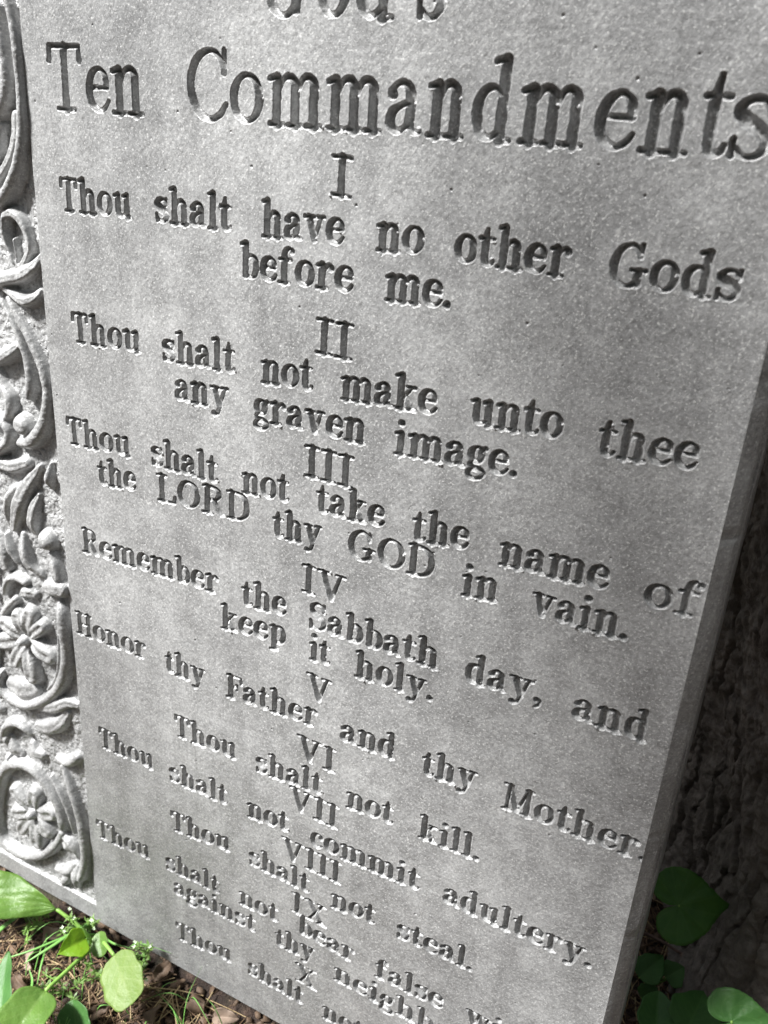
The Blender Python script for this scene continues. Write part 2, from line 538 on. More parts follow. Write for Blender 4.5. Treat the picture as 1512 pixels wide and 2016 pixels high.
BOWL_R = ('c', [(.18, .50, .15), (.31, .64, .3), (.46, .56, .85), (.515, .34, 1), (.46, .11, .85), (.32, .025, .25), (.18, .12, .15)])
BOWL_L = ('c', [(.46, .50, .15), (.33, .64, .3), (.17, .56, .85), (.115, .34, 1), (.17, .11, .85), (.31, .025, .25), (.46, .14, .15)])
GLYPH = {
    'n': [ST(.16, 0, .64), FL(.16, .65), ('c', ARCH), ST(.50, 0, .47), S(.16, 0.01), S(.50, 0.01)],
    'h': [ST(.16, 0, .97), FL(.16, .98), ('c', ARCH), ST(.50, 0, .47), S(.16, 0.01), S(.50, 0.01)],
    'm': [ST(.16, 0, .64), FL(.16, .65), ('c', ARCH), ST(.50, 0, .47), S(.16, 0.01, .13), S(.50, 0.01, .12)]
         + shift([('c', ARCH), ST(.50, 0, .47), S(.50, 0.01, .13)], .34),
    'u': [ST(.16, .2, .64), FL(.16, .65), ('c', [(.16, .24, 1), (.18, .10, .85), (.28, .035, .35), (.40, .07, .25), (.48, .16, .15)]),
          ST(.50, 0, .64), FL(.50, .65), ('l', [(.50, .01, .3), (.63, .01, .22)])],
    'r': [ST(.16, 0, .64), FL(.16, .65), ('c', [(.19, .44, .15), (.26, .58, .3), (.36, .645, .45), (.43, .60, .6)]), dot(.43, .575, 1.05), S(.17, .01, .16)],
    'i': [ST(.16, 0, .64), FL(.16, .65), S(.16, .01), dot(.15, .93)],
    'l': [ST(.16, 0, .97), FL(.16, .98), S(.16, .01)],
    't': [('l', [(.20, .88, .1), (.17, .66, .9)]), ST(.17, .18, .66), ('l', [(.03, .655, .25), (.37, .655, .25)]),
          ('c', [(.17, .22, 1), (.19, .08, .85), (.27, .03, .4), (.36, .06, .2), (.40, .13, .1)])],
    'o': [ell(.31, .34, .215, .315)],
    'e': [('l', [(.12, .37, .15), (.50, .37, .15)]),
          ('c', [(.50, .38, .6), (.47, .55, .6), (.33, .645, .2), (.17, .55, .85), (.105, .33, 1), (.16, .12, .85), (.32, .025, .3), (.45, .07, .3), (.54, .18, .1)])],
    'a': [dot(.14, .50, 1.05), ('c', [(.12, .54, .5), (.23, .64, .2), (.35, .63, .5), (.43, .50, 1), (.43, .12, 1)]),
          ('c', [(.43, .15, .8), (.48, .04, .4), (.58, .04, .15)]),
          ('c', [(.43, .41, .15), (.28, .36, .25), (.14, .27, .8), (.12, .13, .95), (.20, .035, .45), (.32, .06, .2), (.43, .17, .1)])],
    's': [('c', [(.45, .52, .25), (.36, .64, .2), (.20, .63, .4), (.12, .52, .95), (.21, .41, 1.3), (.36, .32, 1.3), (.46, .19, .95), (.39, .05, .45), (.25, .02, .2), (.12, .11, .25)]),
          ('l', [(.46, .48, .2), (.465, .66, .2)]), ('l', [(.11, .02, .2), (.105, .21, .2)])],
    'b': [ST(.16, .06, .97), FL(.16, .98), BOWL_R],
    'd': [BOWL_L, ST(.47, 0, .97), FL(.47, .98), ('l', [(.47, .01, .3), (.60, .01, .22)])],
    'p': [ST(.16, -.27, .62), FL(.16, .65), BOWL_R, S(.16, -.28)],
    'c': [dot(.44, .49, 1.05), ('c', [(.45, .54, .5), (.34, .645, .2), (.17, .56, .85), (.105, .34, 1), (.17, .11, .85), (.32, .025, .3), (.49, .14, .15)])],
    'v': [('l', [(.12, .64, .9), (.30, .05, .9)]), ('l', [(.30, .03, .25), (.49, .64, .25)]), S(.12, .655, .13), S(.49, .655, .10)],
    'y': [('l', [(.12, .64, .9), (.30, .07, .9)]), ('c', [(.49, .64, .25), (.30, .02, .3), (.22, -.18, .3), (.11, -.25, .35)]), dot(.09, -.20, 1.0),
          S(.12, .655, .13), S(.49, .655, .10)],
    'w': [('l', [(.12, .64, .9), (.28, .05, .9)]), ('l', [(.28, .03, .25), (.44, .60, .25)]), ('l', [(.42, .64, .9), (.58, .05, .9)]),
          ('l', [(.58, .03, .25), (.74, .64, .25)]), S(.12, .655, .12), S(.42, .655, .10), S(.74, .655, .09)],
    'k': [ST(.16, 0, .97), FL(.16, .98), ('l', [(.18, .26, .2), (.44, .62, .25)]), ('l', [(.28, .38, .9), (.48, .05, .9)]), S(.16, .01), S(.50, .01, .11), S(.46, .65, .11)],
    'f': [ST(.18, 0, .72), ('c', [(.18, .70, 1), (.20, .87, .8), (.29, .97, .35), (.38, .95, .4)]), dot(.41, .90, 1.0), ('l', [(.04, .655, .25), (.38, .655, .25)]), S(.18, .01, .15)],
    'g': [ell(.27, .43, .15, .215), ('l', [(.37, .58, .25), (.50, .64, .6)]),
          ('c', [(.17, .24, .2), (.11, .14, .35), (.18, .05, .7), (.36, .02, .9), (.49, -.08, .75), (.42, -.22, .35), (.24, -.27, .3), (.10, -.20, .55), (.09, -.08, .45), (.18, .01, .15)])],
    '.': [dot(.12, .08, 1.25)],
    ',': [dot(.14, .09, 1.25), ('c', [(.19, .08, .8), (.20, -.04, .4), (.10, -.15, .15)])],
    "'": [('l', [(.10, .95, 1.2), (.08, .72, .15)])],
    'T': [ST(.36, 0, .95), ('l', [(.06, .96, .28), (.66, .96, .28)]), ('l', [(.07, .95, .4), (.055, .74, .55)]), ('l', [(.65, .95, .4), (.665, .74, .55)]), S(.36, .01, .17)],
    'I': [ST(.20, 0, .97), S(.20, .965, .17), S(.20, .01, .17)],
    'H': [ST(.18, 0, .97), ST(.62, 0, .97), ('l', [(.18, .5, .2), (.62, .5, .2)])] + [S(x, y, .15) for x in (.18, .62) for y in (.01, .965)],
    'L': [ST(.18, 0, .97), S(.18, .965, .16), ('l', [(.05, .02, .22), (.60, .02, .22)]), ('l', [(.60, .03, .4), (.625, .25, .4)])],
    'O': [ell(.42, .49, .30, .455)],
    'D': [ST(.18, .02, .97), ('c', [(.05, .965, .2), (.20, .965, .2), (.42, .95, .35), (.60, .80, .85), (.66, .5, 1), (.60, .2, .85), (.42, .04, .35), (.20, .015, .2), (.05, .015, .2)])],
    'R': [ST(.18, 0, .97), ('c', [(.05, .965, .2), (.20, .965, .2), (.42, .95, .3), (.55, .84, .9), (.55, .66, .9), (.42, .52, .25), (.20, .505, .2)]),
          ('c', [(.38, .50, .8), (.50, .28, 1), (.60, .06, .9), (.72, .02, .25)]), S(.18, .01, .16)],
    'G': [('c', [(.62, .72, .2), (.53, .90, .3), (.38, .965, .2), (.19, .82, .85), (.105, .49, 1), (.19, .15, .85), (.38, .015, .25), (.56, .09, .5), (.62, .2, .9)]),
          ST(.62, .10, .38), S(.62, .40, .15), ('l', [(.62, .70, .3), (.625, .98, .2)])],
    'C': [('c', [(.62, .72, .2), (.53, .90, .3), (.38, .965, .2), (.19, .82, .85), (.105, .49, 1), (.19, .15, .85), (.38, .015, .25), (.55, .08, .45), (.65, .24, .3)]),
          ('l', [(.62, .66, .4), (.625, .98, .2)])],
    'S': [('c', [(.53, .76, .25), (.44, .92, .25), (.28, .965, .25), (.12, .84, .75), (.14, .66, 1.0), (.31, .53, 1.3), (.49, .42, 1.3), (.56, .24, .95), (.46, .06, .4), (.30, .015, .2), (.15, .10, .25), (.09, .24, .2)]),
          ('l', [(.535, .70, .3), (.545, .97, .2)]), ('l', [(.085, .02, .2), (.08, .30, .3)])],
    'V': [('l', [(.12, .95, .95), (.37, .05, .85)]), ('l', [(.37, .03, .28), (.60, .95, .28)]), S(.12, .965, .15), S(.60, .965, .13)],
    'X': [('l', [(.13, .95, .95), (.55, .04, .95)]), ('l', [(.54, .95, .28), (.13, .04, .28)]), S(.13, .965, .14), S(.54, .965, .12), S(.13, .01, .12), S(.55, .01, .14)],
    'M': [('l', [(.13, .01, .25), (.16, .95, .25)]), ('l', [(.17, .95, 1), (.44, .08, .95)]), ('l', [(.44, .06, .25), (.72, .95, .25)]), ST(.74, 0, .95),
          S(.13, .01, .12), S(.74, .01, .15), S(.12, .965, .11), S(.77, .965, .10)],
    'F': [ST(.18, 0, .97), ('l', [(.05, .965, .22), (.60, .965, .22)]), ('l', [(.60, .95, .35), (.62, .72, .35)]), ('l', [(.18, .51, .22), (.44, .51, .22)]),
          ('l', [(.44, .62, .25), (.44, .40, .25)]), S(.18, .01, .16)],
}
THICK, THIN = 0.088, 0.031


def sample(kind, pts):
    P = np.array(pts, dtype=float)
    if kind == 'l' or len(P) < 3:
        return P
    return curve3(P, 7)


def ink(ch, tk, tn):
    lo, hi = 9, -9
    for kind, pts in GLYPH[ch]:
        P = sample(kind, pts)
        r = tn + (tk - tn) * P[:, 2]
        lo, hi = min(lo, (P[:, 0] - r).min()), max(hi, (P[:, 0] + r).max())
    return lo, hi


# every word: text, its baseline start and end as surveyed on the slab (picture pixels turned into slab metres)
WORDS = [
    ("Thou", 121, 414, 260, 430), ("shalt", 306, 435, 457, 455), ("have", 515, 465, 677, 482), ("no", 740, 492, 833, 501),
    ("other", 893, 514, 1120, 546), ("Gods", 1195, 560, 1456, 594), ("before", 473, 545, 695, 576), ("me.", 757, 590, 886, 608),
    ("Thou", 144, 672, 277, 695), ("shalt", 320, 709, 464, 735), ("not", 514, 752, 616, 770), ("make", 670, 785, 859, 817),
    ("unto", 923, 832, 1106, 866), ("thee", 1173, 895, 1371, 926), ("any", 345, 786, 450, 807), ("graven", 500, 825, 720, 875),
    ("image.", 775, 892, 1017, 941), ("Thou", 133, 872, 257, 900), ("shalt", 298, 914, 430, 952), ("not", 476, 968, 570, 990),
    ("take", 622, 1007, 756, 1039), ("the", 810, 1062, 921, 1083), ("name", 980, 1111, 1196, 1162), ("of", 1263, 1190, 1376, 1218),
    ("the", 194, 953, 268, 967), ("LORD", 308, 984, 492, 1030), ("thy", 537, 1056, 632, 1077), ("GOD", 684, 1096, 854, 1142),
    ("in", 907, 1171, 979, 1186), ("vain.", 1043, 1207, 1234, 1262), ("Remember", 163, 1085, 432, 1170), ("the", 476, 1190, 563, 1214),
    ("Sabbath", 609, 1235, 862, 1319), ("day,", 914, 1340, 1065, 1387), ("and", 1125, 1412, 1273, 1462), ("keep", 435, 1236, 562, 1271),
    ("it", 609, 1297, 650, 1311), ("holy.", 698, 1331, 851, 1382), ("Honor", 152, 1245, 289, 1299), ("thy", 326, 1321, 404, 1352),
    ("Father", 445, 1371, 625, 1432), ("and", 670, 1456, 778, 1496), ("thy", 829, 1523, 936, 1557), ("Mother.", 986, 1589, 1271, 1699),
    ("Thou", 344, 1447, 465, 1496), ("shalt", 503, 1518, 634, 1566), ("not", 681, 1588, 774, 1624), ("kill.", 823, 1647, 943, 1697),
    ("Thou", 196, 1469, 302, 1516), ("shalt", 334, 1536, 448, 1586), ("not", 487, 1607, 568, 1639), ("commit", 611, 1663, 825, 1754),
    ("adultery.", 871, 1775, 1163, 1908), ("Thou", 337, 1632, 453, 1678), ("shalt", 491, 1700, 609, 1760), ("not", 651, 1785, 738, 1822),
    ("steal.", 780, 1845, 929, 1914), ("Thou", 192, 1646, 295, 1692), ("shalt", 327, 1710, 433, 1761), ("not", 471, 1778, 548, 1817),
    ("bear", 586, 1835, 697, 1898), ("false", 737, 1922, 871, 1989), ("against", 343, 1758, 504, 1837), ("thy", 542, 1859, 618, 1895),
    ("Thou", 347, 1846, 455, 1896), ("shalt", 488, 1916, 597, 1979),
]
TITLE = [("T", 99, 166), ("e", 173, 218), ("n", 221, 284), ("C", 369, 450), ("o", 453, 518), ("m", 526, 634), ("m", 640, 751), ("a", 759, 827),
         ("n", 838, 912), ("d", 926, 1006), ("m", 1018, 1148), ("e", 1166, 1246), ("n", 1256, 1353), ("t", 1366, 1426), ("s", 1428, 1516)]
GODS = [("G", 519, 603), ("o", 624, 688), ("d", 699, 775), ("'", 789, 806), ("s", 820, 875)]


class Carve:
    """signed distance of all strokes on the slab grid, in metres (negative inside a stroke)"""

    def __init__(self, xs, ys):
        self.xs, self.ys = xs, ys
        self.d = np.full((len(ys), len(xs)), 0.02, dtype=np.float32)
        self.depth = np.zeros((len(ys), len(xs)), dtype=np.float32)
        self.ends = []

    def seg(self, a, b, ra, rb, depth):
        m = max(ra, rb) + 0.0022
        i0, i1 = np.searchsorted(self.xs, [min(a[0], b[0]) - m, max(a[0], b[0]) + m])
        j0, j1 = np.searchsorted(self.ys, [min(a[1], b[1]) - m, max(a[1], b[1]) + m])
        if i1 <= i0 or j1 <= j0:
            return
        X, Y = self.xs[i0:i1][None, :], self.ys[j0:j1][:, None]
        dx, dy = b[0] - a[0], b[1] - a[1]
        L2 = dx * dx + dy * dy + 1e-14
        t = np.clip(((X - a[0]) * dx + (Y - a[1]) * dy) / L2, 0, 1)
        dd = np.hypot(X - a[0] - t * dx, Y - a[1] - t * dy) - (ra + (rb - ra) * t)
        W = self.d[j0:j1, i0:i1]
        np.minimum(W, dd, out=W)
        D = self.depth[j0:j1, i0:i1]
        D[dd < 0.002] = depth

    def glyph(self, ch, p0, ex, ey, tk, tn, cap, depth):
        """p0 origin (u,v); ex, ey slab vectors of one glyph unit"""
        for kind, pts in GLYPH[ch]:
            P = sample(kind, pts)
            Q = p0 + P[:, :1] * ex + P[:, 1:2] * ey
            r = (tn + (tk - tn) * P[:, 2]) * cap
            for k in range(len(Q) - 1):
                self.seg(Q[k], Q[k + 1], r[k], r[k + 1], depth)
            self.ends.append((Q[0], r[0]))
            self.ends.append((Q[-1], r[-1]))

    def word(self, text, A, B, cap, tk=THICK, tn=THIN, depth=.0032, gap=.035):
        boxes = [ink(c, tk, tn) for c in text]
        total = sum(h - l for l, h in boxes) + gap * (len(text) - 1)
        ex = (B - A) / total
        ey = np.array([0, -cap])
        x = 0
        for c, (l, h) in zip(text, boxes):
            self.glyph(c, A + ex * (x - l), ex, ey, tk, tn, cap, depth)
            x += h - l + gap


# ------------------------------------------------------------------ the slab
UL, UR, VT, VB = -0.150, 0.400, -0.300, 0.5305
STEP = 0.00040
xs = np.arange(UL, UR + STEP / 2, STEP)
xs[-1] = UR
ys = np.concatenate([np.linspace(VT, -0.142, 190, endpoint=False), np.arange(-0.142, VB, STEP), [VB]])
cv = Carve(xs, ys)
CAP = 0.0176
for text, x0, y0, x1, y1 in WORDS:
    cv.word(text, slab_uv(x0, y0), slab_uv(x1, y1), CAP)
P = slab_uv(634, 2002)
cv.word("not", P, P + np.array([.0335, .001]), CAP)
P = slab_uv(913, 2016)
P[1] = 0.4325
cv.word("witness", P, P + np.array([.082, .0005]), CAP)
P = slab_uv(656, 1928)
cv.word("neighbor.", P, P + np.array([.107, .002]), CAP)
for text, w, vb in (("I", .0125, -.0551), ("II", .0225, .0214), ("III", .0310, .0899), ("IV", .0295, .1612), ("V", .0180, .2322), ("VI", .0285, .2800),
                    ("VII", .0375, .3225), ("VIII", .0465, .3670), ("IX", .0290, .4115), ("X", .0190, .4760)):
    u = .2015 - w / 2
    cv.word(text, np.array([u, vb]), np.array([u + w, vb + .0006]), CAP, depth=.0034, gap=.02)
for ch, x0, x1 in TITLE:
    yb = 219 + .0665 * (x0 - 137) + max(0, x0 - 1100) * .012
    a, b = slab_uv(x0, yb), slab_uv(x1, yb)
    a[1] = b[1] = -0.0835
    cv.word(ch, a, b, .0318, .066, .023, .0038)
for ch, x0, x1 in GODS:
    a, b = slab_uv(x0, 30), slab_uv(x1, 30)
    a[1] = b[1] = -0.1287
    cv.word(ch, a, b, .0318, .066, .023, .0038)

NX, NY = len(xs), len(ys)
dist = cv.d + (noise2(xs, ys, .0016, 1) * .00016 + noise2(xs, ys, .0045, 2) * .00018).astype(np.float32)
tt = np.clip((.00034 - dist) / np.maximum(cv.depth * .46, .0006), 0, 1)
H = -cv.depth * (1 - (1 - tt) ** 1.75)
H += .00012 * np.exp(-((dist - .0004) / .0005) ** 2)                       # slight burr along the cut
inside = tt
H += inside * (noise2(xs, ys, .0011, 3) * .00026 + noise2(xs, ys, .0022, 13) * .00022)
H += noise2(xs, ys, .045, 4) * .00035 + noise2(xs, ys, .012, 5) * .00010 + noise2(xs, ys, .0024, 6) * .000055


def dab(u, v, r, h, kind='bump'):
    i0, i1 = np.searchsorted(xs, [u - 2 * r, u + 2 * r])
    j0, j1 = np.searchsorted(ys, [v - 2 * r, v + 2 * r])
    if i1 <= i0 or j1 <= j0:
        return
    q = np.hypot(xs[i0:i1][None, :] - u, ys[j0:j1][:, None] - v) / r
    H[j0:j1, i0:i1] += (h * np.sqrt(np.clip(1 - q * q, 0, 1))).astype(np.float32)


for (q, r) in cv.ends:                                                      # air bubbles of the casting at stroke ends
    if RNG.random() < .42:
        jit = RNG.normal(0, .0004, 2)
        rr = RNG.uniform(.0006, .0010)
        dab(q[0] + jit[0], q[1] + jit[1], rr, RNG.uniform(.0006, .0013))
for k in range(110):                                                        # pin holes
    dab(RNG.uniform(0, .4), RNG.uniform(-.14, .53), RNG.uniform(.00035, .0007), -RNG.uniform(.0004, .0011))

# --- carved border: every motif is a swept ridge or a petal, traced on the slab
FLOOR = -0.0030
BU, BV = 0.0, 0.5143
border = (xs[None, :] < BU + 0 * ys[:, None]) & (ys[:, None] < BV)
RH = np.full((NY, NX), -1.0, dtype=np.float32)
RH[:] = FLOOR + noise2(xs, ys, .0035, 8) * .00055 + noise2(xs, ys, .0015, 9) * .00050 + noise2(xs, ys, .02, 10) * .0004
OWN = np.zeros((NY, NX), dtype=np.int16)                                     # 0 ground, then one number per motif part
OWN_KINDS = ['relief_ground', 'vine_scroll', 'carved_leaf', 'carved_berry']
OWN_NAME = {}
HK = 1.18                                                                   # how boldly the carving stands up


def relief(P, R, hgt, own, groove=0.0, flat=1.0):
    """ridge along slab points P with half-widths R (metres), crest height hgt above the floor"""
    m = R.max() * 1.1
    i0, i1 = np.searchsorted(xs, [P[:, 0].min() - m, P[:, 0].max() + m])
    j0, j1 = np.searchsorted(ys, [P[:, 1].min() - m, P[:, 1].max() + m])
    if i1 <= i0 or j1 <= j0:
        return
    X, Y = xs[i0:i1][None, :], ys[j0:j1][:, None]
    q = np.full((j1 - j0, i1 - i0), 9.0)
    rl = np.full(q.shape, R.max())
    for k in range(len(P) - 1):
        a, b, ra, rb = P[k], P[k + 1], R[k], R[k + 1]
        dx, dy = b[0] - a[0], b[1] - a[1]
        t = np.clip(((X - a[0]) * dx + (Y - a[1]) * dy) / (dx * dx + dy * dy + 1e-14), 0, 1)
        r = ra + (rb - ra) * t
        qq = np.hypot(X - a[0] - t * dx, Y - a[1] - t * dy) / r
        rl = np.where(qq < q, r, rl)
        q = np.minimum(q, qq)
    h = FLOOR + hgt * np.clip(rl / R.max(), .45, 1) * np.sqrt(np.clip(1 - q ** (2 * flat), 0, 1))
    if groove:
        h = h - groove * np.exp(-(q / .36) ** 2)
    h = np.where(q < 1, h, -1).astype(np.float32)
    W = RH[j0:j1, i0:i1]
    up = h > W
    W[up] = h[up]
    OWN[j0:j1, i0:i1][up] = own


def path(pix, own, hgt=.006, groove=0.0, flat=1.0, mirror=False):
    """pix: list of (x, y, radius) in picture pixels, smoothed; put on the slab in metres"""
    Q = np.array([[*slab_uv(x, y), 1.13 * r * mm_per_px(x, y) / 1000] for x, y, r in pix])
    if mirror:
        Q[:, 0] = 2 * MIRROR - Q[:, 0]
    S_ = curve3(Q, 8) if len(Q) > 2 else np.array([Q[0] + (Q[1] - Q[0]) * t for t in np.linspace(0, 1, 10)])
    relief(S_[:, :2], np.clip(S_[:, 2], .0008, None), hgt, own, groove, flat)


def ball(x, y, r, own, hgt=.008, dimple=0.0):
    c = slab_uv(x, y)
    rr = r * mm_per_px(x, y) / 1000
    relief(np.array([c, c + 1e-5]), np.array([rr, rr]), hgt, own, dimple, 1.15)


def petal(cx, cy, x, y, r, own, hgt=.0065):
    a, b = slab_uv(cx, cy), slab_uv(x, y)
    L = np.linalg.norm(b - a)
    t = np.linspace(.22, 1.0, 9)
    P = a + (b - a) * t[:, None]
    rr = r * mm_per_px(x, y) / 1000 * np.sin(np.clip(t, 0, 1) * math.pi * .62) ** .8
    relief(P, rr, hgt, own, .0020, 1.4)


VINE, LEAF, BERRY = 1, 2, 3
MIRROR = -0.068
MOTIF = [
    # upper great scroll with its inner lobe
    (VINE, .0075, .0, [(2, -30, 9), (20, 20, 9), (34, 90, 10), (42, 160, 10), (47, 225, 11), (45, 290, 11), (34, 345, 12), (12, 388, 12), (-18, 412, 11)]),
    (LEAF, .0080, .0, [(-12, 20, 14), (6, 100, 16), (14, 160, 17), (6, 205, 17), (-16, 222, 16)]),
    (LEAF, .0065, .0, [(33, 225, 8), (31, 280, 8), (18, 325, 9), (-6, 356, 9)]),
    (LEAF, .0065, .0, [(4, 245, 5), (0, 300, 7), (-14, 330, 8)]),
    # bud with rolled rims
    (LEAF, .0065, .0, [(13, 424, 8), (28, 420, 9), (44, 436, 8), (55, 466, 7), (58, 492, 7), (48, 520, 7), (33, 530, 6)]),
    (LEAF, .0060, .0, [(12, 428, 6), (12, 455, 6), (20, 486, 5), (31, 518, 5)]),
    (LEAF, .0045, .0, [(28, 470, 2.5), (34, 500, 2.5), (37, 525, 2.5)]),
    (LEAF, .0075, .0, [(79, 506, 6), (68, 525, 10), (48, 541, 12), (18, 548, 11), (-14, 556, 10)]),
    (LEAF, .0075, .0, [(79, 572, 5), (70, 587, 9), (52, 592, 10), (32, 582, 8), (10, 570, 6)]),
    # two long stems
    (VINE, .0060, .0, [(2, 592, 5), (28, 640, 6), (47, 690, 7), (58, 728, 8), (62, 760, 9), (58, 780, 8)]),
    (VINE, .0070, .0, [(14, 588, 6), (43, 640, 8), (64, 680, 9), (82, 722, 9), (92, 768, 9), (91, 810, 10), (82, 845, 12), (64, 868, 12), (42, 872, 9)]),
    (BERRY, .0080, .0015, [(47, 836, 17), (48, 837, 17)]),
    (LEAF, .0075, .0, [(-20, 712, 9), (2, 706, 10), (20, 696, 10), (35, 682, 7)]),
    (VINE, .0065, .0, [(-8, 728, 6), (6, 758, 8), (20, 782, 10), (22, 808, 10), (12, 822, 7)]),
    (VINE, .0070, .0, [(-24, 818, 8), (4, 828, 8), (19, 850, 8), (14, 874, 9), (-8, 890, 9)]),
    # acanthus
    (LEAF, .0060, .0, [(-20, 902, 9), (20, 918, 11), (52, 912, 9)]),
    (LEAF, .0085, .0, [(78, 917, 3), (58, 950, 11), (44, 985, 14), (32, 1020, 10), (25, 1042, 5)]),
    (LEAF, .0070, .0, [(74, 975, 4), (68, 1000, 9), (66, 1030, 9), (72, 1056, 5)]),
    (LEAF, .0060, .0, [(97, 914, 3), (97, 940, 7), (99, 962, 3)]),
    (LEAF, .0065, .0, [(40, 952, 4), (22, 975, 8), (17, 1005, 7), (20, 1034, 4)]),
    (LEAF, .0070, .0, [(44, 1052, 5), (50, 1085, 9), (60, 1112, 8), (78, 1132, 4)]),
    (LEAF, .0060, .0, [(12, 1052, 4), (22, 1078, 6), (36, 1108, 4)]),
    (LEAF, .0070, .0, [(-6, 1058, 9), (6, 1085, 12), (12, 1112, 11)]),
    (BERRY, .0080, .0, [(94, 1063, 16), (95, 1064, 16)]),
    (LEAF, .0070, .0, [(102, 1093, 7), (110, 1112, 9), (116, 1135, 9)]),
    (LEAF, .0080, .0, [(92, 1158, 10), (112, 1156, 15), (124, 1160, 14)]),
    (VINE, .0060, .0, [(8, 1168, 5), (18, 1142, 7), (34, 1136, 7), (50, 1146, 6)]),
    (LEAF, .0055, .0, [(38, 1172, 4), (52, 1166, 9), (66, 1172, 6)]),
    # ring round the upper flower
    (VINE, .0070, .0, [(116, 1188, 5), (122, 1205, 9), (127, 1235, 10), (131, 1270, 9), (131, 1305, 9), (124, 1340, 9), (106, 1366, 8), (80, 1382, 8), (52, 1387, 8), (24, 1374, 8), (2, 1350, 8), (-10, 1320, 7), (-12, 1280, 7), (-6, 1240, 7), (8, 1205, 6), (30, 1180, 6)]),
    (VINE, .0048, .0, [(115, 1250, 3), (118, 1300, 4), (112, 1335, 4), (94, 1358, 3)]),
    (LEAF, .0060, .0, [(20, 1350, 10), (45, 1358, 17), (66, 1358, 12)]),
    (LEAF, .0060, .0, [(80, 1394, 7), (108, 1392, 10), (132, 1384, 9), (152, 1390, 6)]),
    (LEAF, .0065, .0, [(72, 1430, 6), (96, 1432, 11), (118, 1424, 11), (130, 1406, 6)]),
    (VINE, .0065, .0, [(6, 1456, 6), (14, 1430, 7), (32, 1422, 7), (48, 1432, 6), (58, 1446, 4)]),
    (LEAF, .0060, .0, [(20, 1452, 5), (28, 1474, 9), (40, 1486, 5)]),
    (LEAF, .0060, .0, [(62, 1466, 6), (68, 1480, 9), (82, 1488, 6)]),
    (LEAF, .0060, .0, [(112, 1494, 5), (138, 1500, 8), (154, 1490, 7)]),
    # ring round the lower flower and the tapering stem
    (VINE, .0070, .0, [(-4, 1620, 6), (-6, 1580, 7), (0, 1538, 8), (12, 1512, 8), (36, 1502, 9), (66, 1514, 8), (92, 1546, 7), (112, 1580, 7), (123, 1612, 8), (124, 1628, 7)]),
    (VINE, .0075, .0, [(122, 1508, 4), (140, 1552, 6), (157, 1600, 7), (168, 1650, 8), (171, 1690, 8), (164, 1720, 7), (156, 1734, 4)]),
    (VINE, .0050, .0, [(100, 1530, 3), (122, 1565, 4), (140, 1610, 4), (147, 1640, 3)]),
    (VINE, .0068, .0, [(-4, 1618, 6), (4, 1646, 7), (24, 1668, 8), (52, 1682, 8), (84, 1682, 7), (110, 1664, 7), (122, 1640, 6)]),
    (LEAF, .0065, .0018, [(122, 1652, 6), (136, 1662, 13), (146, 1682, 7)]),
    (LEAF, .0060, .0, [(148, 1702, 4), (134, 1714, 8), (112, 1712, 5)]),
    (LEAF, .0060, .0, [(152, 1706, 4), (150, 1726, 8), (150, 1746, 4)]),
    (LEAF, .0050, .0, [(146, 1706, 3), (130, 1730, 7), (122, 1742, 4)]),
]
for k, (own, hg, gr, pix) in enumerate(MOTIF):
    OWN_NAME[k + 1] = OWN_KINDS[own]
    if own == LEAF and max(p[2] for p in pix) >= 9 and not gr:
        gr = .0011
    path(pix, k + 1, hg * HK, gr)
# the mirrored half of the scroll border, beyond the picture's left edge
keep_R, keep_O = RH.copy(), OWN.copy()
for k, (own, hg, gr, pix) in enumerate(MOTIF[:38]):
    OWN_NAME[100 + k] = OWN_KINDS[own]
    path(pix, 100 + k, hg * HK, gr, mirror=True)
left_half = (xs[None, :] < MIRROR - .006 - .012 * np.clip((ys[:, None] - .2) / .3, 0, 1)) & (ys[:, None] < .40)
RH = np.where(left_half, RH, keep_R)
OWN = np.where(left_half, OWN, keep_O)
FLOWERS = [((51, 1259), [(62, 1208, 15), (98, 1290, 16), (86, 1232, 12), (66, 1330, 15), (34, 1300, 13), (8, 1262, 15), (14, 1226, 14), (38, 1212, 13)]),
           ((67, 1600), [(33, 1556, 12), (70, 1562, 13), (104, 1600, 13), (93, 1634, 14), (76, 1656, 13), (46, 1630, 12), (36, 1598, 12)])]
for k, (c, pts) in enumerate(FLOWERS):
    OWN_NAME[200 + k] = 'carved_flower'
    for x, y, r in pts:
        petal(*c, x, y, r * 1.08, 200 + k, .0085)
    ball(*c, 9, 200 + k, .0115, .001)
# soften the carving a little, as cast stone is
for _ in range(6):
    pad = np.pad(RH, 1, mode='edge')
    RH = (pad[:-2, 1:-1] + pad[2:, 1:-1] + pad[1:-1, :-2] + pad[1:-1, 2:] + 4 * pad[1:-1, 1:-1]) / 8
RH += noise2(xs, ys, .0022, 12) * .00016 + noise2(xs, ys, .006, 15) * .00030 + noise2(xs, ys, .0011, 16) * .00012
# rounded shoulder of the text panel beside the carving
eu = np.clip((BU - xs[None, :]) / .0016, 0, 1)
ev = np.clip((BV - ys[:, None]) / .0016, 0, 1)
blend = np.minimum(eu, ev)
blend = (blend * blend * (3 - 2 * blend)).astype(np.float32)
H = np.where(border, H * (1 - blend) + RH * blend, H)
el = np.clip((xs - UL) / .003, 0, 1)
H = H * el[None, :]
edge = np.minimum(np.minimum((xs - UL)[None, :], (UR - xs)[None, :]), np.minimum((ys - VT)[:, None], (VB - ys)[:, None]))
H *= np.clip(edge / .0012, 0, 1) ** .7

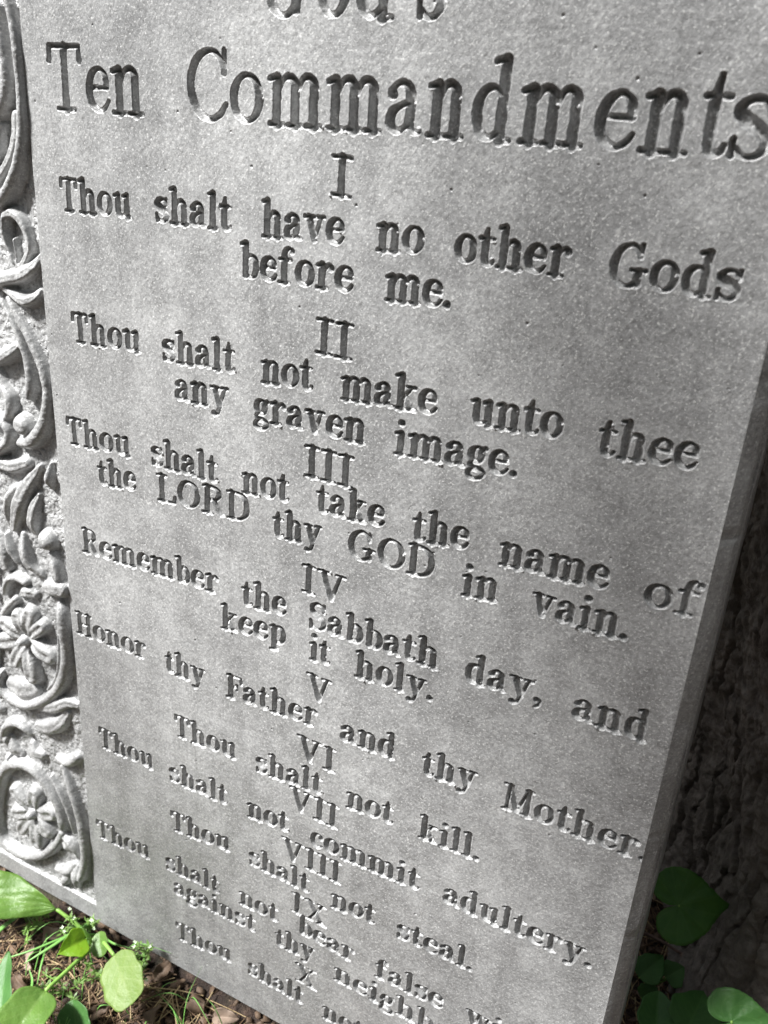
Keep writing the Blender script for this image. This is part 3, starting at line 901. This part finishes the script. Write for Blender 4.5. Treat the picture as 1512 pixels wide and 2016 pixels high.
SLAB_LABEL = 'grey cast-stone tablet cut with commandments, leaning against the tree trunk'
slab = empty('stone_tablet', (0, 0, 0), SLAB_LABEL, 'stone tablet', rot=(math.pi / 2 - LEAN, 0, 0))
VX, VY = np.meshgrid(xs - U0, BASE_V - ys)
ALLV = np.stack([VX, VY, H], -1).reshape(-1, 3).astype(np.float32)
Q = grid_faces(NY, NX)[:, ::-1]
fown = np.maximum.reduce([np.where(border, OWN, -1).ravel()[Q[:, k]] for k in range(4)])
fin = np.minimum.reduce([border.ravel()[Q[:, k]] for k in range(4)])
fown = np.where(fin, fown, -1)


def piece(name, sel, mat, parent):
    F = Q[sel]
    idx, inv = np.unique(F.ravel(), return_inverse=True)
    return mesh_obj(name, ALLV[idx], inv.reshape(-1, 4), mat, parent)


piece('inscribed_panel', fown == -1, M_FACE, slab)
rb = piece('relief_border', fown == 0, M_RELIEF, slab)
for k, nm in OWN_NAME.items():
    if (fown == k).sum() > 30:
        piece(nm, fown == k, M_MOTIF, rb)

# bevelled rim, sides and back
prof = [(0, 0), (.0054, -.0048), (.0062, -.0057), (.0066, -.0074), (.0075, -.0076), (.0079, -.0092), (.0079, -.046)]
side_scale = {'l': 1.0, 'r': 1.0, 't': 1.0, 'b': .69}
nU, nV = 420, 620
rings = []
for k, (o, z) in enumerate(prof):
    l, r, t, b = UL - o * side_scale['l'], UR + o, VT - o, VB + o * side_scale['b']
    per = np.concatenate([np.stack([np.linspace(l, r, nU, endpoint=False), np.full(nU, b)], -1),
                          np.stack([np.full(nV, r), np.linspace(b, t, nV, endpoint=False)], -1),
                          np.stack([np.linspace(r, l, nU, endpoint=False), np.full(nU, t)], -1),
                          np.stack([np.full(nV, l), np.linspace(t, b, nV, endpoint=False)], -1)])
    P3 = np.stack([per[:, 0] - U0, BASE_V - per[:, 1], np.full(len(per), z)], -1)
    if k:
        jit = np.stack([noise3(P3, .02, 40 + k), noise3(P3, .02, 60 + k), noise3(P3, .012, 80 + k)], -1) * .00042
        chip = np.clip(noise3(P3 * np.array([1, 1, .3]), .009, 90) - .52, 0, 1) + np.clip(noise3(P3 * np.array([1, 1, .3]), .004, 91) - .70, 0, 1) * .6
        jit[:, 2] -= chip * .0022 * (k < 5)
        P3[:, 0] -= np.sign(P3[:, 0] - .02) * chip * .0012 * (k < 6) * (np.abs(P3[:, 0] - (UL + UR) / 2 + U0) > .27)
        jit[P3[:, 1] < .001, 1] = 0
        P3 = P3 + jit
    rings.append(P3)
n = len(rings[0])
RV_ = np.concatenate(rings)
RF = grid_faces(len(prof), n, True)
cen = len(RV_)
RV_ = np.concatenate([RV_, [[(UL + UR) / 2 - U0, BASE_V - (VT + VB) / 2, -.046]]])
ii = np.arange(n)
RT = np.stack([(len(prof) - 1) * n + ii, (len(prof) - 1) * n + (ii + 1) % n, np.full(n, cen)], -1)
rim = mesh_obj('bevelled_body', RV_, [RF, RT], M_FACE, slab, smooth=False)

# ------------------------------------------------------------------ ground
gx = np.concatenate([-np.geomspace(40, .56, 40), np.arange(-.55, .551, .006), np.geomspace(.56, 40, 40)])
gy = np.concatenate([-np.geomspace(40, .56, 40), np.arange(-.55, .551, .006), np.geomspace(.56, 40, 40)])
GZ = noise2(gx, gy, .05, 21) * .004 + noise2(gx, gy, .017, 22) * .0026 + noise2(gx, gy, .4, 23) * .004 - .0075
GX, GY = np.meshgrid(gx, gy)
ground = mesh_obj('ground', np.stack([GX, GY, GZ], -1).reshape(-1, 3), grid_faces(len(gy), len(gx)), M_SOIL)
tag(ground, 'brown leafy soil under the tablet and tree', 'ground', kind='structure')

# ------------------------------------------------------------------ tree behind the slab
tree = empty('tree', (.458, .375, 0), 'dark furrowed tree trunk the tablet leans against', 'tree')
zz = np.concatenate([np.arange(-.06, .74, .0013), np.arange(.745, 1.7, .004), np.linspace(1.71, 5.0, 90)])
ang = np.concatenate([np.arange(math.radians(150), math.radians(285), .0042), np.arange(math.radians(285), math.radians(510), .03)])
na = len(ang)
A, Z = np.meshgrid(ang, zz)
Rr = .232 + .035 * np.exp(-np.clip(Z, 0, None) / .10)
for a0, wd, amt, hz in ((math.radians(236), .30, .085, .11), (math.radians(160), .35, .05, .12), (math.radians(292), .35, .11, .14), (math.radians(30), .4, .10, .13), (math.radians(95), .4, .10, .13)):
    da = np.angle(np.exp(1j * (A - a0)))
    Rr = Rr + amt * np.exp(-(da / wd) ** 2) * np.exp(-np.clip(Z + .02, 0, None) / hz)
for a0, wd, amt in ((math.radians(205), .16, .016), (math.radians(236), .18, .014), (math.radians(260), .2, -.010), (math.radians(188), .2, -.010), (math.radians(300), .3, .02)):
    da = np.angle(np.exp(1j * (A - a0 + .12 * np.sin(Z * 4))))
    Rr = Rr + amt * np.exp(-(da / wd) ** 2)
Rr *= np.where(Z > .72, 1 - .07 * (Z - .72), 1)
lx, ly = -.125 * Z / .8, .02 * Z
pq = np.stack([np.cos(A) * .25, np.sin(A) * .25, Z], -1).reshape(-1, 3)
wx = (noise3(pq, .045, 3) * .014 + noise3(pq, .016, 14) * .006).reshape(A.shape)
wz = (noise3(pq, .05, 4) * .03).reshape(A.shape)
CELL = .019
px_, pz_ = (A * .26 + wx) / CELL, (Z + wz) * .13 / CELL
ci, cj = np.floor(px_).astype(np.int64), np.floor(pz_).astype(np.int64)
f1 = np.full(A.shape, 9.0)
f2 = np.full(A.shape, 9.0)
lift = np.zeros(A.shape)
for di in (-1, 0, 1):
    for dj in (-1, 0, 1):
        ox = (hash3(ci + di, cj + dj, 0 * ci, 31) + 1) / 2
        oz = (hash3(ci + di, cj + dj, 0 * ci + 1, 32) + 1) / 2
        dd = np.hypot(ci + di + ox - px_, cj + dj + oz - pz_)
        near = dd < f1
        f2 = np.where(near, f1, np.minimum(f2, dd))
        lift = np.where(near, hash3(ci + di, cj + dj, 0 * ci + 2, 33), lift)
        f1 = np.where(near, dd, f1)
crack = np.clip((f2 - f1) / .22, 0, 1)
crack = crack * crack * (3 - 2 * crack)
n2 = noise3(pq * np.array([1, 1, .5]), .011, 6).reshape(A.shape)
n3 = noise3(pq, .0062, 7).reshape(A.shape)
n4 = noise3(pq, .0032, 8).reshape(A.shape)
Rr = Rr - .0065 * (1 - crack) * (.55 + .45 * lift) + .0018 * lift * crack + .0022 * n2 + .0022 * n3 + .0014 * n4
trunk_v = np.stack([np.cos(A) * Rr + lx, np.sin(A) * Rr + ly, Z], -1).reshape(-1, 3)
mesh_obj('trunk', trunk_v, grid_faces(len(zz), na, True), M_BARK, tree)

# ------------------------------------------------------------------ leaves
def blade(name, base, tip, width, shape, mat, parent=None, up=(0, 0, 1), fold=.12, arch=.12, wave=.03, seed=0, twist=0.0, nt=40, ns=9, crinkle=0.0):
    """a leaf blade from base to tip; shape = exponents of the outline; thin solid with a fold along the midrib"""
    base, tip, up = Vector(base), Vector(tip), Vector(up)
    ax = tip - base
    L = ax.length
    ax.normalize()
    sd = ax.cross(up).normalized()
    nm = sd.cross(ax).normalized()
    if twist:
        rot = Matrix.Rotation(twist, 3, ax)
        sd, nm = rot @ sd, rot @ nm
    a, b = shape
    t = np.linspace(0, 1, nt)
    pk = (a / (a + b)) ** a * (b / (a + b)) ** b
    w = np.clip(t, 1e-4, 1) ** a * np.clip(1 - t, 0, 1) ** b / pk * width / 2
    w = np.maximum(w, .0004)
    s = np.linspace(-1, 1, 2 * ns + 1)
    r = random.Random(seed)
    ph = [r.uniform(0, 6.28) for _ in range(4)]
    T, S_ = np.meshgrid(t, s, indexing='ij')
    Wd = w[:, None] * (1 + .05 * np.sin(T * 17 + ph[0]) * np.abs(S_) ** 3)
    zc = arch * L * np.sin(T * math.pi * .9) - arch * .4 * L * T ** 2
    zc = zc + fold * np.abs(S_) * Wd * 2 + wave * L * np.sin(T * 9 + ph[1] + 2 * np.sign(S_)) * S_ ** 2 * .5
    zc = zc + crinkle * L * np.sin(T * 30 + ph[3] + 7 * S_) * np.cos(S_ * 8 + T * 6) * (1 - S_ ** 4)
    sv = .03 * L * np.sin(T * 2.4 + ph[2])
    O = np.array(base)[None, None] + T[..., None] * L * np.array(ax) + (S_ * Wd + sv * T)[..., None] * np.array(sd) + zc[..., None] * np.array(nm)
    V = O.reshape(-1, 3)
    th = .00035 * np.array(nm)
    nxx = 2 * ns + 1
    F = grid_faces(nt, nxx)
    V2 = np.concatenate([V, V - th])
    m = len(V)
    bd = np.concatenate([np.arange(nxx), np.arange(1, nt) * nxx + nxx - 1, np.arange(nxx - 2, -1, -1) + (nt - 1) * nxx, np.arange(nt - 2, 0, -1) * nxx])
    b2 = np.roll(bd, -1)
    rimf = np.stack([b2, bd, bd + m, b2 + m], -1)
    ob = mesh_obj(name, V2, [F, F[:, ::-1] + m, rimf], mat, parent)
    put_uv(ob, np.concatenate([np.stack([T, S_], -1).reshape(-1, 2)] * 2))
    return ob


def put_uv(ob, uv):
    me = ob.data
    lay = me.uv_layers.new(name='blade')
    li = np.empty(len(me.loops), dtype=np.int32)
    me.loops.foreach_get('vertex_index', li)
    lay.data.foreach_set('uv', uv[li].astype(np.float32).ravel())


def heart(name, joint, tip, spread, mat, parent=None, normal=(0, 0, 1), cup=.12, seed=0, stub=False):
    joint, tip, nm = Vector(joint), Vector(tip), Vector(normal).normalized()
    ax = tip - joint
    L = ax.length
    ax.normalize()
    sd = ax.cross(nm).normalized()
    nm = sd.cross(ax).normalized()
    nr, nf = 12, 73
    ph = np.linspace(-math.pi * .975, math.pi * .975, nf)
    c = np.abs(ph) / math.pi
    rad = np.interp(c, [0, .06, .16, .3, .45, .6, .75, .88, .975], [1.0, .80, .70, .68, .70, .70, .62, .46, .18]) * L
    r = random.Random(seed)
    rad = rad * (1 + .025 * np.abs(np.sin(ph * 15 + r.uniform(0, 6))))
    rho = np.linspace(0.02, 1, nr)
    PH, RO = np.meshgrid(ph, rho)
    RAD = RO * rad[None, :]
    x, y = np.cos(PH) * RAD, np.sin(PH) * RAD * spread
    z = cup * L * (RO ** 2) * (.5 + .5 * np.cos(PH * 2 + 1)) + .02 * L * np.sin(PH * 7 + r.uniform(0, 6)) * RO - .10 * L * np.clip(x / L, 0, 1) ** 2
    V = np.array(joint) + x[..., None] * np.array(ax) + y[..., None] * np.array(sd) + z[..., None] * np.array(nm)
    V = V.reshape(-1, 3)
    F = grid_faces(nr, nf)
    m = len(V)
    V2 = np.concatenate([V, V - .00035 * np.array(nm)])
    e = (nr - 1) * nf + np.arange(nf - 1)
    rimf = np.stack([e, e + 1, e + 1 + m, e + m], -1)
    ob = mesh_obj(name, V2, [F, F[:, ::-1] + m, rimf], mat, parent)
    put_uv(ob, np.concatenate([np.stack([PH / math.pi / 2 + .5, RO], -1).reshape(-1, 2)] * 2))
    return ob


def stalk(name, pts, r0, r1, mat, parent=None, n=8):
    P = curve3([tuple(p) for p in pts], 8)
    V, F = tube(P, np.linspace(r0, r1, len(P)), n)
    return mesh_obj(name, V, F, mat, parent)


def world_child(parent):
    """children built in world coordinates keep their place under a parent that is not at the origin"""
    inv = Matrix.Translation(-parent.location)
    for ch in parent.children:
        if not ch.get('placed'):
            ch.data.transform(inv)
            ch['placed'] = True
    for ch in parent.children:
        if 'placed' in ch:
            del ch['placed']


# --- broad-leaved weed at the lower left
def weed(name, loc, label, cat, build, group=None):
    root = empty(name, loc, label, cat, group)
    build(root)
    world_child(root)
    return root


HUB = at(186, 1862, .004)
def build_a(root):
    # big crinkled leaf on the left edge
    j = at(112, 1790, .036)
    stalk('stalk', [HUB, at(160, 1828, .024), j], .0019, .0014, M_STALK, root)
    blade('leaf', j, at(-95, 1742, .040), .036, (.95, .75), M_LEAF_MID, root, up=(.1, -.35, 1), arch=.09, fold=.12, wave=.09, crinkle=.011, seed=1)
    # pointed leaf reaching to the lower left corner
    j = at(90, 1950, .044)
    stalk('stalk', [HUB, at(160, 1885, .03), j], .0019, .0015, M_STALK, root)
    blade('leaf', j, at(-10, 2110, .040), .036, (.45, .90), M_LEAF_MID, root, up=(.2, -.5, 1), arch=.08, fold=.16, crinkle=.006, seed=2)
    # dark little leaf under the pale one
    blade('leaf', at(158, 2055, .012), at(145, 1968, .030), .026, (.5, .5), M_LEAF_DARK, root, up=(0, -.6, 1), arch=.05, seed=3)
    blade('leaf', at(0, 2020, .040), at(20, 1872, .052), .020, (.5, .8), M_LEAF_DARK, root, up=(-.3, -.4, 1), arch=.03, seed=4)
weed('broadleaf_weed', HUB, 'broad-leaved weed with crinkled mid-green leaves at the tablet corner', 'weed', build_a)

HUB2 = at(196, 1850, .004)
def build_b(root):
    j = at(224, 1880, .040)
    stalk('stalk', [HUB2, at(207, 1858, .034), j], .0016, .0013, M_STALK, root)
    blade('leaf', at(223, 1882, .040), at(263, 1974, .036), .034, (.34, .30), M_LEAF_PALE, root, up=(.25, -.62, .8), arch=.04, fold=.03, wave=.01, seed=5)
    blade('leaf', at(196, 1834, .030), at(200, 1884, .026), .016, (.6, .5), M_LEAF_MID, root, up=(0, -.7, 1), arch=.05, seed=6)
weed('pale_seedling', HUB2, 'seedling with one large smooth pale oval leaf beside the tablet edge', 'seedling', build_b)

def build_c(root):
    j = at(170, 1848, .036)
    stalk('stalk', [at(178, 1858, .003), at(176, 1850, .022), j], .0010, .0008, M_STALK, root)
    blade('leaf', j, at(113, 1879, .040), .022, (.40, 1.1), M_LEAF_LIME, root, up=(.5, -.4, 1), arch=.05, fold=.22, seed=8)
weed('lime_sprout', at(178, 1858, .003), 'sprout with a single small pointed lime-green leaf', 'sprout', build_c)


def grass_blade(pts, w, mat, parent, name='blade'):
    P = curve3([tuple(p) for p in pts], 8)
    T = np.gradient(P, axis=0)
    sd = np.cross(T, np.array([.1, -.6, .8]))
    sd /= np.linalg.norm(sd, axis=1)[:, None] + 1e-9
    up = np.cross(sd, T)
    up /= np.linalg.norm(up, axis=1)[:, None] + 1e-9
    t = np.linspace(0, 1, len(P))
    ww = (w / 2 * np.clip(1.0 - t ** 3, .06, 1))[:, None]
    V = np.stack([P - sd * ww + up * ww * .5, P, P + sd * ww + up * ww * .5, P - up * .0003], 1).reshape(-1, 3)
    return mesh_obj(name, V, grid_faces(len(P), 4, True), mat, parent)


def build_g(root):
    grass_blade([at(190, 1816, .004), at(156, 1829, .032), at(98, 1866, .042), at(33, 1906, .040)], .0032, M_GRASS, root)
    grass_blade([at(200, 1840, .004), at(140, 1842, .02), at(60, 1872, .026), at(-20, 1896, .020)], .0022, M_GRASS, root)
    grass_blade([at(206, 1846, .004), at(225, 1858, .012), at(262, 1868, .012)], .0020, M_GRASS, root)
    grass_blade([at(92, 1838, .004), at(90, 1868, .014), at(80, 1905, .016), at(72, 1945, .010)], .0020, M_GRASS, root)
    grass_blade([at(-15, 1845, .02), at(20, 1815, .03), at(60, 1795, .016)], .0036, M_GRASS, root)
    grass_blade([at(60, 1960, .004), at(64, 1930, .012), at(56, 1905, .014)], .0022, M_GRASS, root)
weed('grass_tuft', at(192, 1826, .002), 'thin tuft of long green grass blades crossing the weeds', 'grass tuft', build_g)


def bedstraw(px, py, name_label, seed, white):
    r = random.Random(seed)
    b = at(px, py, .003)
    root = empty('tiny_leaved_weed', b, name_label, 'small weed')
    parts_s, parts_l, parts_f = [], [], []
    for s_ in range(4):
        e = b + Vector((r.uniform(-.018, .018), r.uniform(-.022, .004), r.uniform(.014, .032)))
        mid = b.lerp(e, .5) + Vector((r.uniform(-.004, .004), 0, .006))
        P = curve3([tuple(b), tuple(mid), tuple(e)], 8)
        parts_s.append(tube(P, np.full(len(P), .00045), 5))
        for k in range(4, len(P), 3):
            for q in range(5):
                a = r.uniform(0, 6.28)
                d = np.array([math.cos(a), math.sin(a), r.uniform(-.2, .5)])
                p0 = P[k]
                L = r.uniform(.003, .006)
                sd = np.cross(d, [0, 0, 1])
                sd /= np.linalg.norm(sd)
                V = np.array([p0, p0 + d * L * .5 + sd * L * .16, p0 + d * L, p0 + d * L * .5 - sd * L * .16])
                parts_l.append((V, [np.array([[0, 1, 2, 3]])]))
        if white:  # pale quads stand in for light glinting on the foliage
            for q in range(2):
                c = P[-1] + np.array([r.uniform(-.005, .005), r.uniform(-.005, .005), r.uniform(-.002, .004)])
                for a in range(4):
                    an = a * math.pi / 2 + r.random()
                    d = np.array([math.cos(an), math.sin(an), .3])
                    sd = np.cross(d, [0, 0, 1])
                    V = np.array([c, c + d * .0009 + sd * .0006, c + d * .0018, c + d * .0009 - sd * .0006])
                    parts_f.append((V, [np.array([[0, 1, 2, 3]])]))
    mesh_obj('stem', *merge(parts_s), M_STALK, root)
    mesh_obj('foliage', *merge(parts_l), M_LEAF_MID, root)
    if parts_f:
        mesh_obj('highlight_specks', *merge(parts_f), M_HIGHLIGHT, root)
    world_child(root)
    return root


bedstraw(168, 1834, 'tiny-leaved weed with pale painted highlight specks above the lime-green leaf', 11, True)
bedstraw(294, 1888, 'tiny-leaved weed with pale painted highlight specks right of the pale oval leaf', 12, True)
bedstraw(200, 1930, 'tiny-leaved green weed without pale specks left of the pale oval leaf', 13, False)
bedstraw(140, 1962, 'tiny-leaved green weed without pale specks beside the dark little leaf', 14, False)
bedstraw(80, 1826, 'tiny-leaved green weed without pale specks under the big crinkled leaf', 15, False)

# --- shaded plants behind the right edge
def build_h(root):
    b = at(1330, 1840, .002)
    j = at(1336, 1783, .105)
    stalk('stalk', [b, b.lerp(j, .5) + Vector((.004, .010, .004)), j], .0013, .0010, M_STALK, root)
    heart('leaf', j, at(1440, 1784, .104), .98, M_LEAF_HEART, root, normal=(.10, -.60, .62), cup=.05, seed=3)
weed('violet_plant', at(1330, 1840, .002), 'shaded weed with one big heart-shaped leaf between tablet and trunk', 'weed', build_h)


def build_i(root):
    j = at(1440, 2012, .120)
    b = at(1450, 2060, .004)
    stalk('stalk', [b, b.lerp(j, .6) + Vector((0, .006, 0)), j], .0013, .0010, M_STALK, root)
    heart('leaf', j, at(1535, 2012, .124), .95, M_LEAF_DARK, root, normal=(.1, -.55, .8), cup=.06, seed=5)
    j2 = at(1300, 1995, .060)
    stalk('stalk', [b, b.lerp(j2, .6), j2], .0011, .0009, M_STALK, root)
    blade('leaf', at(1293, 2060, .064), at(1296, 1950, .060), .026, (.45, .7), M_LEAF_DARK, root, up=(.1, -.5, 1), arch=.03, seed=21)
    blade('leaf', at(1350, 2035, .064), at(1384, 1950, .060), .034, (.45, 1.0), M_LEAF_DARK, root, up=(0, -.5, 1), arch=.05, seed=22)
weed('shade_weed', at(1450, 2060, .004), 'shaded low weed in the bottom right corner, with toothed broad leaf', 'weed', build_i)


def build_j(root):
    b = at(1310, 1930, .002)
    for k, (bx, by, tx, ty, w, z) in enumerate([(1258, 1925, 1305, 1880, .022, .026), (1310, 1925, 1348, 1905, .020, .022), (1262, 1965, 1295, 1945, .016, .014)]):
        p = at(bx, by, z)
        stalk('stalk', [b, b.lerp(p, .5) + Vector((0, 0, .005)), p], .0007, .0006, M_STALK, root)
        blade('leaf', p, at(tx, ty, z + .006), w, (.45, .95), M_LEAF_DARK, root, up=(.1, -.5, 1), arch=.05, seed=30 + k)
weed('small_shade_weed', at(1310, 1930, .002), 'small shaded weed with three leaves just below the twig', 'weed', build_j)

# twig beside the slab
tw = empty('fallen_twig', at(1330, 1868, .008), 'thin brown fallen twig with a broken knot, behind the tablet right edge', 'twig')
stalk('shoot', [at(1258, 1832, .016), at(1300, 1852, .014), at(1340, 1876, .013), at(1374, 1890, .012)], .0014, .0009, M_TWIG, tw)
stalk('knot', [at(1342, 1878, .012), at(1350, 1893, .012), at(1356, 1906, .008), at(1362, 1909, .007)], .0020, .0024, M_TWIG, tw)
world_child(tw)

# ------------------------------------------------------------------ litter on the ground
def ground_z(x, y):
    i = int(np.clip(np.searchsorted(gx, x), 1, len(gx) - 1))
    j = int(np.clip(np.searchsorted(gy, y), 1, len(gy) - 1))
    return float(GZ[j, i])


DEAD = [
    (108, 1846, .022, 0.5, M_DEAD_PALE, 'pinkish dead leaf curled beneath the lime-green leaf', 50),
    (64, 1880, .020, 2.1, M_DEAD_PALE, 'pale dead leaf lying left of the lime-green leaf', 51),
    (322, 1912, .019, 1.3, M_DEAD, 'brown dead leaf lying right of the pale oval leaf against the tablet', 52),
    (392, 1975, .020, 2.7, M_DEAD, 'brown crumpled dead leaf lying under the middle of the tablet bottom', 53),
    (446, 2008, .021, .3, M_DEAD_PALE, 'faded grey-brown dead leaf at the foot of the tablet', 54),
    (304, 2004, .018, 1.7, M_DEAD, 'brown dead leaf below the pale oval leaf', 55),
    (40, 1930, .018, 2.9, M_DEAD, 'dark brown dead leaf under the pointed lower-left leaf', 56),
    (196, 1990, .017, .9, M_DEAD, 'dark brown dead leaf beside the dark little leaf', 57),
]
for px, py, L, a, mat, label, sd in DEAD:
    c = at(px, py, 0)
    d = Vector((math.cos(a), math.sin(a), 0)) * L / 2
    z = ground_z(c.x, c.y) + .006
    b0, t0 = c - d, c + d
    b0.z, t0.z = z, z + .004
    root = empty('fallen_leaf', (c.x, c.y, z), label, 'dead leaf', 'dead leaves on the soil')
    blade('leaf_blade', b0, t0, L * .55, (.5, .7), mat, root, up=(random.uniform(-.3, .3), random.uniform(-.5, .1), 1), arch=random.uniform(.12, .34), fold=random.uniform(.15, .5), wave=random.uniform(.15, .45), twist=random.uniform(-.6, .6), seed=sd)
    stalk('leaf_stalk', [b0 + Vector((0, 0, .0005)), b0 - d * .25 + Vector((0, 0, .002)), b0 - d * .5], .0006, .0004, M_TWIG, root, 5)
    world_child(root)

parts = {'needle': [], 'straw': [], 'chip': []}
rr = random.Random(99)
for k in range(6800):
    if k % 4:
        x, y = (rr.uniform(-.36, .06), rr.uniform(-.22, .02)) if k % 3 else (rr.gauss(-.1, .4), rr.gauss(-.2, .3))
    else:
        x, y = rr.uniform(.12, .36), rr.uniform(.04, .34)
    L = rr.uniform(.012, .05)
    a = rr.uniform(0, 6.28)
    z = ground_z(x, y) + rr.uniform(.000, .007)
    d = np.array([math.cos(a), math.sin(a), rr.uniform(-.12, .16)]) * L / 2
    c = np.array([x, y, z])
    if max((c - d)[1], (c + d)[1]) > -.001 and -.38 < x < .215 and min((c - d)[1], (c + d)[1]) < .06:
        continue
    bend = np.array([rr.uniform(-1, 1), rr.uniform(-1, 1), rr.uniform(0, 1)]) * L * .08
    kind = 'straw' if rr.random() < .26 else 'needle'
    P = curve3([c - d, c + bend, c + d], 3)
    parts[kind].append(tube(P, np.full(len(P), rr.uniform(.00028, .0006)), 4, False))
for k in range(2300):
    if k % 4:
        x, y = (rr.uniform(-.36, .06), rr.uniform(-.22, .015)) if k % 3 else (rr.gauss(-.1, .4), rr.gauss(-.2, .3))
    else:
        x, y = rr.uniform(.12, .36), rr.uniform(.04, .34)
    s_ = rr.uniform(.002, .008)
    a = rr.uniform(0, 6.28)
    n_ = Vector((rr.uniform(-.7, .7), rr.uniform(-.7, .7), 1)).normalized()
    e1 = Vector((math.cos(a), math.sin(a), 0))
    e1 = (e1 - n_ * e1.dot(n_)).normalized()
    e2 = n_.cross(e1)
    c = Vector((x, y, ground_z(x, y) + rr.uniform(0, .006)))
    V = []
    for q in range(6):
        an = q * math.pi / 3
        rad = s_ * rr.uniform(.5, 1.0)
        V.append(c + e1 * math.cos(an) * rad + e2 * math.sin(an) * rad * .7)
    V += [v - n_ * s_ * .15 for v in V]
    V = np.array(V)
    top = np.array([[0, 1, 2, 3], [0, 3, 4, 5]])
    sidef = np.array([[(q + 1) % 6, q, q + 6, (q + 1) % 6 + 6] for q in range(6)])
    parts['chip'].append((V, [np.concatenate([top, top[:, ::-1] + 6, sidef])]))
for key, nm, mat, lab in (('needle', 'needle_litter', M_NEEDLE, 'brown needles and stems littering the soil'),
                          ('straw', 'straw_litter', M_STRAW, 'dry straw-coloured stems scattered over the soil'),
                          ('chip', 'bark_debris', M_DEAD, 'crumbled bark and leaf fragments on the soil')):
    o = mesh_obj(nm, *merge(parts[key]), mat, smooth=(key != 'chip'))
    tag(o, lab, 'litter', kind='stuff')

blades = []
for k in range(260):
    x, y = rr.uniform(-.36, .0), rr.uniform(-.20, -.004)
    h = rr.uniform(.012, .045)
    a = rr.uniform(0, 6.28)
    b0 = np.array([x, y, ground_z(x, y)])
    d = np.array([math.cos(a), math.sin(a), 0]) * h * rr.uniform(.4, 1.3)
    P = curve3([b0, b0 + d * .4 + np.array([0, 0, h * .7]), b0 + d + np.array([0, 0, h * rr.uniform(.3, .9)])], 4)
    sd = np.array([-math.sin(a), math.cos(a), 0]) * rr.uniform(.0005, .0010)
    w_ = np.clip(1.05 - np.linspace(0, 1, len(P)), .05, 1)[:, None]
    V = np.stack([P - sd * w_, P + np.array([0, 0, -.0003]), P + sd * w_, P + np.array([0, 0, .0002])], 1).reshape(-1, 3)
    blades.append((V, [grid_faces(len(P), 4, True)]))
o = mesh_obj('sparse_grass', *merge(blades), M_GRASS)
tag(o, 'fine short grass sprouting through the litter', 'grass', kind='stuff')

# ------------------------------------------------------------------ unseen bough and foliage added overhead to shade the slab and dim the sky
M_ADDED_LEAF = plain('added_leaf', (.045, .10, .025), (.09, .17, .04), .5, 20)
tl = tree.location
added_limb = curve3([(.30 - tl.x, .40 - tl.y, 2.3), (0.0 - tl.x, .05 - tl.y, 2.35), (-.45 - tl.x, -.30 - tl.y, 2.1), (-.80 - tl.x, -.52 - tl.y, 1.75)], 10)
V, F = tube(added_limb, np.linspace(.05, .008, len(added_limb)), 10)
mesh_obj('added_limb', V, F, M_BARK, tree)
LD = np.array(SUN_DIR)


def leaf_cloud(centres, n, spread, size):
    V, F = [], []
    for k in range(n):
        c = np.array(rr.choice(centres)) + np.array([rr.gauss(0, spread[0]), rr.gauss(0, spread[1]), rr.gauss(0, spread[2])])
        d = np.array([rr.gauss(0, 1), rr.gauss(0, 1), rr.gauss(-.3, .6)])
        d /= np.linalg.norm(d)
        q = np.cross(d, [rr.gauss(0, 1), rr.gauss(0, 1), rr.gauss(0, 1)])
        q /= np.linalg.norm(q)
        nn = np.cross(d, q)
        L = size * rr.uniform(.7, 1.3)
        m = len(V)
        V += [c, c + d * L * .5 + q * L * .28 + nn * L * .06, c + d * L, c + d * L * .5 - q * L * .28 + nn * L * .06]
        F.append((m, m + 1, m + 2, m + 3))
    return np.array(V), np.array(F)


shade = [slab_to_world(u, v, 0) + LD * t for u, v, t in ((.40, .12, 1.3), (.39, .22, 1.35), (.34, .14, 1.3), (.43, .20, 1.25), (.42, .30, 1.35), (.16, .52, 1.2), (.07, .50, 1.2))]  # leaf clusters added sunward to dim chosen patches of the slab
V1, F1 = leaf_cloud(shade, 84, (.065, .065, .065), .085)
top = [(.45 + 1.5 * math.cos(a), .9 + 1.3 * math.sin(a), h) for a in np.arange(0, 6.28, .5) for h in (3.0, 3.7, 4.4)]
V2, F2 = leaf_cloud(top, 2600, (.45, .45, .35), .22)
Vc = np.concatenate([V1, V2]) - np.array(tl)
mesh_obj('added_crown', Vc, np.concatenate([F1, F2 + len(V1)]), M_ADDED_LEAF, tree, smooth=False)

# unseen foliage added behind the camera to block skylight; second band fills the back
wood_c = [(6.5 * math.sin(a), -6.5 * math.cos(a), h) for a in np.radians(np.arange(-28, 62, 6)) for h in (.6, 1.7, 2.9, 4.1, 5.2)]
wood_c += [(9 * math.sin(a), 9 * math.cos(a), h) for a in np.radians(np.arange(-75, 80, 7)) for h in (.5, 1.5, 2.6, 3.8)]
V3, F3 = leaf_cloud(wood_c, 8600, (.7, .7, .6), .62)
V3[:, 2] = np.maximum(V3[:, 2], .02)
wd = mesh_obj('added_woods', V3, F3, M_ADDED_LEAF, smooth=False)
tag(wd, 'unseen dark green foliage added to block skylight and fill the background', 'added_woods', kind='stuff')
